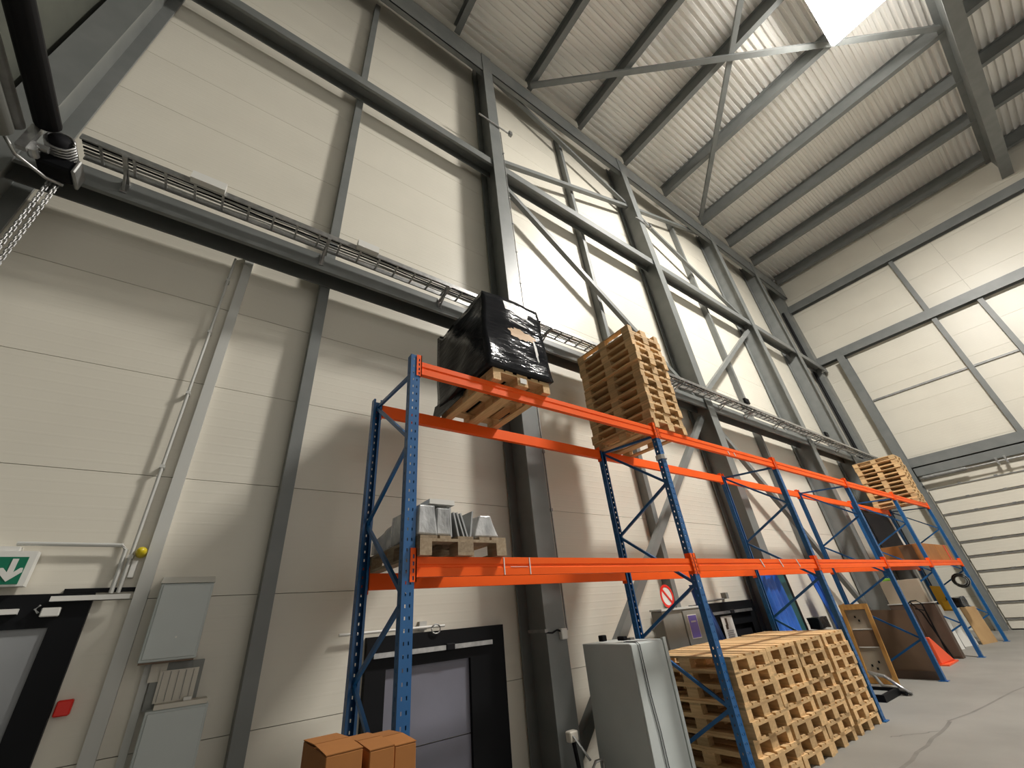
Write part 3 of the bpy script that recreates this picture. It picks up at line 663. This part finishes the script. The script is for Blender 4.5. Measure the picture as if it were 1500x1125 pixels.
# small trolley behind the cabinet
t = thing('hand_trolley', (3.79, 3.95, 0), 'small hand trolley with bent chrome handle beside first column', 'trolley')
MB().tube([(3.69, 3.95, .02), (3.69, 3.92, .38), (3.71, 3.9, .42), (3.81, 3.9, .42), (3.83, 3.92, .38), (3.83, 3.95, .02)], .014, 8).build('handle', 'galv', t, smooth=True)
MB().box(3.67, 3.85, 3.85, 4.15, .03, .06).build('base', 'black_matte', t); MB().bar((3.67, 4.15, .60), (3.70, 3.96, .42), .025, .01).build('strap', 'galv_dull', t)
MB().box(3.63, 3.75, 4.14, 4.22, .54, .63).build('bag', 'pad', t, bevel=.01)
MB().bar((3.76, 4.17, .06), (3.70, 4.18, .55), .03, .03).build('mast', 'black_matte', t)
mb = MB()
for x in (3.69, 3.83): mb.tube([(x-.015, 4.0, .06), (x+.015, 4.0, .06)], .06, 14)
mb.build('wheel', 'black', t)

# ---------------------------------------------------------------- cartons by the first frame
for x0, x1, y0, y1, h, lab in [(.70, .87, 2.50, 2.95, 1.235, 'orange brown carton with dark seam, the one furthest from blue frame'), (.905, 1.03, 2.5, 2.9, 1.215, 'middle orange brown upright carton'), (1.04, 1.155, 2.52, 2.9, 1.205, 'orange brown upright carton nearest the blue frame')]:
    t = thing('carton', ((x0+x1)/2, (y0+y1)/2, 0), lab, 'carton', 'upright cartons by the first frame')
    MB().box(x0, x1, y0, y1, 0, h).build('body', 'card', t, bevel=.004)
    m_ = (y0+y1)/2
    MB().slab([(x0, y0, h+.002), (x1, y0, h+.002), (x1, m_-.006, h+.012), (x0, m_-.006, h+.012)], .004).build('flap', 'card', t); MB().slab([(x0, m_+.006, h+.012), (x1, m_+.006, h+.012), (x1, y1, h+.002), (x0, y1, h+.002)], .004).build('flap', 'card', t)

# ---------------------------------------------------------------- clutter leaning and lying beyond the floor stacks
def board(name, m, quad, th, lab, cat, group=None): return tag(MB().slab(quad, th).build(name, m), lab, cat, group)
# wooden frame
t = thing('framed_board', (11.9, 3.85, 0), 'golden wooden framed board leaning beside the third blue frame', 'framed board')
def P2(u, v): # u across (y), v up along lean
    return Vector((11.75+.22*v/1.4, 4.12-.5*u, v))
def frame_bar(u0, u1, v0, v1, th, nm, m): MB().slab([P2(u0, v0), P2(u1, v0), P2(u1, v1), P2(u0, v1)], th).build(nm, m, t)
frame_bar(0, 1, 0.01, 1.36, -.02, 'backing', 'beige')
frame_bar(-.02, .1, 0, 1.38, .05, 'side_bar', 'wood_gold'); frame_bar(.88, 1.02, 0, 1.38, .05, 'side_bar', 'wood_gold'); frame_bar(.1, .88, 1.28, 1.38, .05, 'top_bar', 'wood_gold'); frame_bar(.1, .88, 0, .1, .05, 'bottom_bar', 'wood_gold')
frame_bar(.14, .84, .62, .9, .012, 'inner_panel', 'brown'); frame_bar(.14, .84, .60, .615, .016, 'white_strip', 'white'); frame_bar(.14, .84, .915, .93, .016, 'white_strip', 'white')
mb = MB()
for u, v in [(.4, 1.15), (.5, 1.08), (.35, .3), (.5, .25), (.62, .36)]: mb.slab([P2(u-.03, v-.02)+Vector((-.012, 0, 0)), P2(u+.03, v-.02)+Vector((-.012, 0, 0)), P2(u+.03, v+.02)+Vector((-.012, 0, 0)), P2(u-.03, v+.02)+Vector((-.012, 0, 0))], -.004)
mb.build('hole_mark', 'black', t)
board('brown_sheet', 'brown', [(12.55, 4.12, .0), (12.55, 3.13, .0), (12.66, 3.16, 1.2), (12.66, 4.12, 1.25)], -.02, 'large brown sheet leaning on the fourth blue frame', 'sheet')
board('sheet_strip', 'brown_dark', [(12.50, 4.1, .0), (12.50, 3.16, .0), (12.52, 3.16, .14), (12.52, 4.1, .14)], -.015, 'dark strip along the foot of the large brown sheet', 'strip')
t = thing('brown_cupboard', (15.88, 3.83, 0), 'low dark brown cupboard standing against the fifth blue frame', 'cupboard')
MB().box(15.78, 16.03, 3.36, 4.30, 0, 1.2).build('body', 'brown_dark', t, bevel=.006)
MB().box(15.765, 15.78, 3.38, 3.82, .05, 1.17).build('door', 'brown_dark', t); MB().box(15.765, 15.78, 3.84, 4.28, .05, 1.17).build('door', 'brown_dark', t)
MB().box(15.76, 16.04, 3.34, 4.32, 1.2, 1.22).build('top_board', 'white_dim', t)
tag(MB().box(15.80, 15.98, 3.44, 4.28, 1.221, 1.77).build('flat_case', 'beige', bevel=.006), 'flat beige case standing upright on the brown cupboard', 'case')
t = thing('folding_stand', (15.5, 3.6, 0), 'black folded metal stand hooked before the brown cupboard', 'stand')
MB().tube([(15.45, 3.82, 1.2), (15.5, 3.74, 1.27), (15.5, 3.62, 1.28), (15.5, 3.54, 1.2), (15.5, 3.54, 1.1), (15.6, 3.56, 0.02)], .018, 6).build('hook_leg', 'black', t)
MB().tube([(15.45, 3.74, 1.24), (15.5, 3.62, 1.0), (15.6, 3.5, .02)], .018, 6).build('leg', 'black', t); MB().tube([(15.5, 3.54, 1.05), (15.5, 3.72, 1.1)], .014, 6).build('cross_rod', 'black', t)
board('white_board', 'white', [(17.4, 3.86, .0), (17.85, 3.66, .0), (17.75, 3.66, 1.08), (17.3, 3.86, 1.12)], -.03, 'narrow white board leaning behind the fifth blue frame', 'board', 'white boards')
board('white_board', 'white', [(18.1, 3.82, .0), (19.0, 3.56, .0), (18.8, 3.6, .86), (17.9, 3.86, .92)], -.05, 'wide white panel leaning beside the tan cardboard', 'board', 'white boards')
board('slot_board', 'black_matte', [(17.88, 3.72, .0), (18.02, 3.68, .0), (17.95, 3.7, .82), (17.81, 3.74, .85)], -.02, 'thin black board between the white boards', 'board')
board('cardboard_sheet', 'card_light', [(18.95, 3.46, .0), (19.72, 3.26, .0), (19.6, 3.30, .92), (18.85, 3.5, .95)], -.02, 'tan cardboard sheet leaning by the last blue frame', 'cardboard')
board('yellow_board', 'amber', [(19.2, 3.98, 0), (19.3, 3.74, 0), (19.3, 3.72, 1.5), (19.2, 3.98, 1.55)], -.02, 'tall yellow board standing behind the white boards', 'board', 'yellow boards')
tag(lumpy_box(18.0, 18.25, 3.5, 3.66, .93, 1.16, 5, 5, 5, .03, 51).build('yellow_sack', 'amber', smooth=True), 'yellow sack resting on the white boards', 'sack')
tag(lumpy_box(18.3, 18.95, 3.3, 3.6, .95, 1.22, 6, 6, 6, .07, 55).build('black_sack', 'film_black', smooth=True), 'crumpled black sack above the tan cardboard', 'sack')
t = thing('wire_coil', (19.7, 3.3, 1.4), 'dark coil of wire hanging on the last blue frame', 'coil')
for k in range(5):
    r = .12+.02*k; MB().tube([(19.68+.015*k, 3.3+r*math.cos(a*.42), 1.62+r*math.sin(a*.42)) for a in range(16)], .014, 5).build('turn', 'black' if k % 2 else 'cab_dark', t)
# red wedge
t = thing('red_wedge', (14.4, 3.5, 0), 'red orange plastic wedge standing on the floor before brown cupboard', 'wedge')
MB().prism([(14.5, 3.5, .03), (15.3, 3.40, .03), (15.15, 3.41, .08), (14.56, 3.5, .55), (14.5, 3.5, .55)], (0, 0, 0), (.03, .16, 0)).build('body', 'red_orange', t, bevel=.01)
MB().box(14.45, 15.38, 3.38, 3.72, 0, .03).build('base', 'red_orange', t)
# chrome hoop and mat on the floor
t = thing('chrome_hoop', (10.9, 3.4, 0), 'chrome hoop stand lying on floor beside pallet stacks', 'hoop stand')
MB().tube([(11.3, 3.75, .03), (10.9, 3.25, .03), (10.75, 3.22, .04), (10.7, 3.3, .12), (10.8, 3.5, .26), (11.2, 3.85, .26), (11.35, 3.85, .2), (11.3, 3.75, .03)], .03, 8).build('hoop', 'galv', t, smooth=True)
MB().tube([(10.7, 3.26, .03), (11.1, 3.6, .03)], .025, 8).build('foot_bar', 'black', t)
t = thing('floor_tray', (10.4, 3.6, 0), 'dark flat tray with rubber rim on the floor', 'tray')
MB().box(10.05, 10.75, 3.42, 4.0, 0.01, .05).build('plate', 'cab_dark', t); mb = MB(); mb.box(10.0, 10.05, 3.37, 4.05, 0, .1); mb.box(10.75, 10.8, 3.37, 4.05, 0, .1); mb.box(10.05, 10.75, 3.37, 3.42, 0, .1); mb.box(10.05, 10.75, 4.0, 4.05, 0, .1); mb.build('rim', 'black', t)
# blue tarpaulins and boards at the second column
def cloth(pts_top, pts_bot, y, amp, seed, m, lab, n=24, rows_=10, th=.01, group=None):
    rng = random.Random(seed); mb = MB(); vs = []
    for r in range(rows_+1):
        v = r/rows_
        for c in range(n+1):
            u = c/n
            a = Vector(pts_top[0]).lerp(Vector(pts_top[1]), u); b = Vector(pts_bot[0]).lerp(Vector(pts_bot[1]), u); p = a.lerp(b, v)
            p.y += amp*math.sin(u*math.pi*7+seed+v*1.3)*(.4+.6*v)+amp*.5*math.sin(u*17+v*4); vs.append(p)
    k = len(vs); vs2 = [v+Vector((0, th, 0)) for v in vs]; fs = []
    for r in range(rows_):
        for c in range(n):
            i = r*(n+1)+c; fs.append((i, i+1, i+n+2, i+n+1)); fs.append((k+i+n+1, k+i+n+2, k+i+1, k+i))
    mb.add(vs+vs2, fs); return tag(mb.build('tarpaulin', m, smooth=True), lab, 'tarpaulin', group)
cloth([(9.117, 4.253, 2.185), (9.713, 4.253, 2.185)], [(8.794, 4.112, 0.05), (9.844, 4.112, 0.05)], 0, .05, 1, 'tarp', 'bright blue tarpaulin hanging at the second column', group='blue tarpaulins')
cloth([(12.25, 4.594, 2.098), (12.6, 4.594, 2.098)], [(12.338, 4.462, 0.566), (13.037, 4.462, 0.566)], 0, .05, 4, 'tarp', 'narrow blue tarpaulin hanging behind the wooden frame', group='blue tarpaulins')
cloth([(7.306, 4.638, 1.966), (7.542, 4.638, 1.966)], [(7.438, 4.462, 0.05), (8.05, 4.462, 0.05)], 0, .04, 6, 'tarp_dark', 'dark blue tarpaulin strip beside the purple label box', group='blue tarpaulins')
board('teal_panel', 'teal', [(9.88, 4.2, 0.0), (10.2, 4.2, 0.0), (10.2, 4.288, 2.054), (9.88, 4.288, 2.054)], -.03, 'dark teal panel leaning against the second column', 'panel')
board('grey_panel', 'cab_dark', [(10.237, 4.375, 0.0), (11.025, 4.375, 0.0), (10.894, 4.812, 2.141), (10.237, 4.812, 2.141)], -.04, 'grey panel leaning on the wall after the second column', 'panel')
board('black_strip_board', 'black', [(10.21, 4.22, 0.0), (10.34, 4.22, 0.0), (10.34, 4.30, 2.054), (10.21, 4.30, 2.054)], -.03, 'narrow black board beside the teal panel', 'board')
t = thing('bracket_rack', (11.287, 4.725, 1.004), 'small wall rack with white pads and dark rods', 'wall rack')
mb = MB(); mb.tube([(11.156, 4.887, 1.748), (11.2, 4.887, 1.047)], .012, 6); mb.tube([(11.375, 4.887, 1.748), (11.419, 4.887, 1.047)], .012, 6); mb.tube([(11.112, 4.887, 1.529), (11.463, 4.887, 1.529)], .012, 6); mb.build('rod', 'cab_dark', t)
for z in (1.05, 1.35): MB().box(11.112, 11.331, 4.83, 4.898, z, z+.18).build('white_pad', 'white', t, bevel=.01)
MB().box(11.331, 11.463, 4.83, 4.898, 1.284, 1.441).build('brown_pad', 'brown', t, bevel=.01)
tag(lumpy_box(10.42, 10.95, 4.08, 4.27, 1.04, 1.24, 6, 6, 6, .05, 61).build('black_sack', 'film_black', smooth=True), 'black sack lying behind the floor pallet stacks', 'sack')
tag(MB().box(10.38, 10.981, 4.043, 4.288, 0, 1.004).build('storage_crate', 'cab_dark', bevel=.01), 'grey crate hidden behind the stacks carrying black sack', 'crate')
board('brown_plank', 'card', [(12.5, 4.20, 0.0), (13.05, 4.20, 0.0), (12.95, 4.305, 1.397), (12.48, 4.305, 1.354)], -.03, 'brown plank board leaning below the narrow blue tarpaulin', 'board')
# cartons and black panel on the lower level of the last bay
for x0, x1, m_, lab in [(16.35, 17.9, 'card', 'long brown carton on the lower beams of the last bay'), (17.95, 19.5, 'card', 'brown carton with red stripe on the lower beams')]:
    t = thing('carton', ((x0+x1)/2, 3.5, 2.178), lab, 'carton', 'cartons on the lower beams')
    MB().box(x0, x1, 3.12, 4.1, 2.178, 2.62).build('body', m_, t, bevel=.005)
    if x0 > 17: MB().box(18.95, 19.05, 3.112, 3.12, 2.18, 2.62).build('red_stripe', 'red', t)
    else: MB().box(16.345, 16.35, 3.3, 3.6, 2.2, 2.6).build('dark_label', 'brown', t)
board('black_board', 'black_matte', [(16.9, 4.08, 2.62), (19.3, 4.08, 2.62), (19.3, 4.12, 3.72), (16.9, 4.12, 3.72)], -.03, 'large black board standing behind the cartons in last bay', 'board')
board('white_edge_board', 'white', [(19.33, 4.05, 2.62), (19.42, 4.05, 2.62), (19.42, 4.1, 3.72), (19.33, 4.1, 3.72)], -.03, 'narrow white board at the edge of large black board', 'board')
tag(MB().box(15.82, 15.96, 4.0, 4.2, 1.772, 1.84).build('green_box', 'lime', bevel=.01), 'small lime green box on top of the beige case', 'box')
